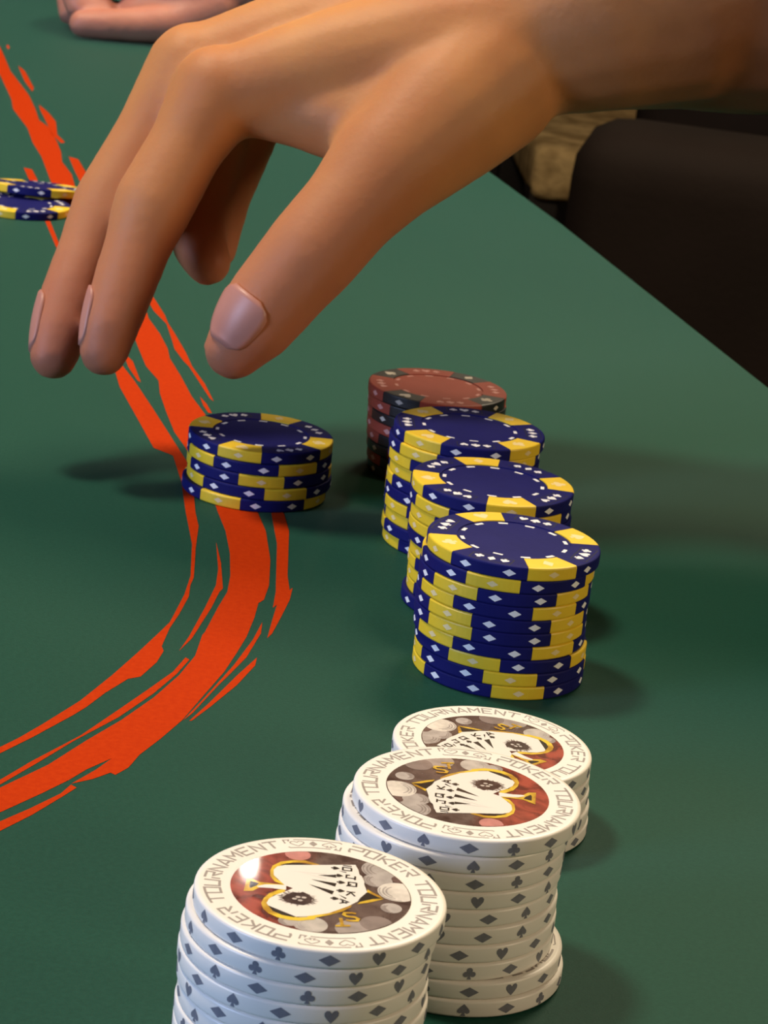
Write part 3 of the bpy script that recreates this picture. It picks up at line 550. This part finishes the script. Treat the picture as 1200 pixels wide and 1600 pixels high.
torso = [[(470, 850, -290, 150), (472, 855, -100, 140), (470, 865, 90, 150), (468, 880, 260, 140), (466, 885, 340, 80)],
         [(400, 855, fz0 + 235, 66), (470, 875, fz0 + 215, 80)], [(372, 826, fz0 + 176, 62), (400, 855, fz0 + 235, 70)],
         [(470, 880, 320, 90), (490, 1000, 330, 76), (500, 1060, 300, 66)], [(500, 1060, 300, 62), (500, 1085, 90, 52), (470, 1060, -60, 44)]]
settle(flesh('shirt', torso, M['shirt'], p1, .008, 6), inv1)
legs = [[(480, 800, -270, 95), (300, 790, -235, 75), (200, 785, -240, 66)], [(480, 930, -270, 95), (320, 960, -235, 75), (215, 975, -240, 66)],
        [(200, 785, -240, 66), (230, 785, -480, 52), (240, 785, -690, 46)], [(215, 975, -240, 66), (235, 975, -480, 52), (240, 975, -690, 46)]]
settle(flesh('trousers', legs, M['trousers'], p1, .009, 6), inv1)

FIST = {'thumb':[(-213.6,1544.4,9.1,8.5),(-199.5,1546.4,10.1,9.5),(-181.0,1551.9,11.1,10.5),(-161.1,1560.0,13.6,13),(-136.2,1571.5,25.4,18)],'index':[(-186.3,1572.5,38.7,13),(-207.2,1569.8,36.5,11),(-222.4,1566.7,26.7,9.5),(-219.4,1561.7,17.5,9),(-204.6,1563.1,15.3,9)],'middle':[(-185.5,1593.2,44.6,13),(-209.0,1592.6,42.7,11),(-228.1,1588.2,28.5,10),(-225.3,1578.3,10.4,9),(-209.9,1578.6,9.1,8.5),(-190.2,1578.7,9.6,9)],'ring':[(-185.9,1613.6,42.7,13),(-209.6,1612.8,40.0,11),(-229.9,1608.5,26.3,9.5),(-225.6,1598.0,9.6,9),(-204.8,1599.2,9.6,9)],'little':[(-183.6,1630.8,37.4,12),(-207.6,1630.2,35.5,10),(-226.3,1626.3,23.0,8.5),(-223.1,1618.9,8.6,8),(-203.5,1618.4,8.6,8)],'palm1':[(-186.3,1572.5,38.7,13),(-152.8,1573.8,32.9,20),(-115.6,1587.1,41.6,26)],'palm2':[(-186.5,1602.8,41.7,14),(-155.5,1599.7,31.9,22),(-116.7,1602.3,40.0,26)],'palm3':[(-183.2,1627.8,37.8,13),(-157.0,1618.8,25.8,20),(-117.6,1614.5,38.7,25)],'fill':[(-184.0,1569.4,15.4,13),(-152.6,1577.2,26.7,20)],'heel':[(-171.0,1574.2,17.2,13),(-145.1,1585.8,20.9,18),(-119.3,1594.7,32.7,22)],'arm':[(-116.7,1602.3,40.0,27),(-72.7,1629.6,60.3,30),(19.1,1684.1,100.5,36)]}
SLEEVE = [(-115.1,1603.3,43.2,36),(-72.8,1629.9,61.4,38),(18.8,1684.7,102.4,44),(241.8,1796.0,190.3,52)]
p2 = tag(empty('person', (0.33, 1.80, 0.0)), 'person in a black sleeve resting a curled hand on the far felt', 'person')
inv2 = Matrix.Translation((-0.33, -1.80, 0.0))
settle(flesh('body', list(FIST.values()), M['skin2'], p2, .0022, 5), inv2)
settle(flesh('sleeve', [SLEEVE], M['shirt'], p2, .006, 3), inv2)

# ------------------------------------------------------------------ chairs beyond the table
def soft_box(name, b, m_, parent, bev):
    mb = MB(); mb.box(*b); return obj(name, bevel_mesh(mb.mesh(name, m_), bev, 4), parent)
ch1 = tag(empty('armchair', (0.525, 2.62, 0.0), D(-8)), 'dark brown leather armchair beyond the right table edge', 'chair')
soft_box('seat', (-.30, .34, -.34, .34, .18, .43), M['leather'], ch1, .05)
soft_box('backrest', (.24, .44, -.36, .36, .20, .98), M['leather'], ch1, .06)
for s_ in (-1, 1):
    soft_box('armrest', (-.34, .34, s_ * .40 - .075, s_ * .40 + .075, .14, .635), M['leather'], ch1, .05)
for sx in (-.27, .36):
    for sy in (-.38, .38): soft_box('leg', (sx - .025, sx + .025, sy - .025, sy + .025, 0.0, .16), M['wood'], ch1, .006)
ch2 = tag(empty('side_chair', (0.36, 3.50, 0.0), D(4)), 'low tan rough-cloth chair behind the dark armchair', 'chair')
soft_box('seat', (-.24, .26, -.24, .24, .38, .45), M['tan'], ch2, .02)
soft_box('backrest', (-.26, .28, .20, .27, .40, .66), M['tan'], ch2, .015)
for sx in (-.22, .24):
    for sy in (-.21, .21): soft_box('leg', (sx - .02, sx + .02, sy - .02, sy + .02, 0.0, .40), M['wood'], ch2, .005)
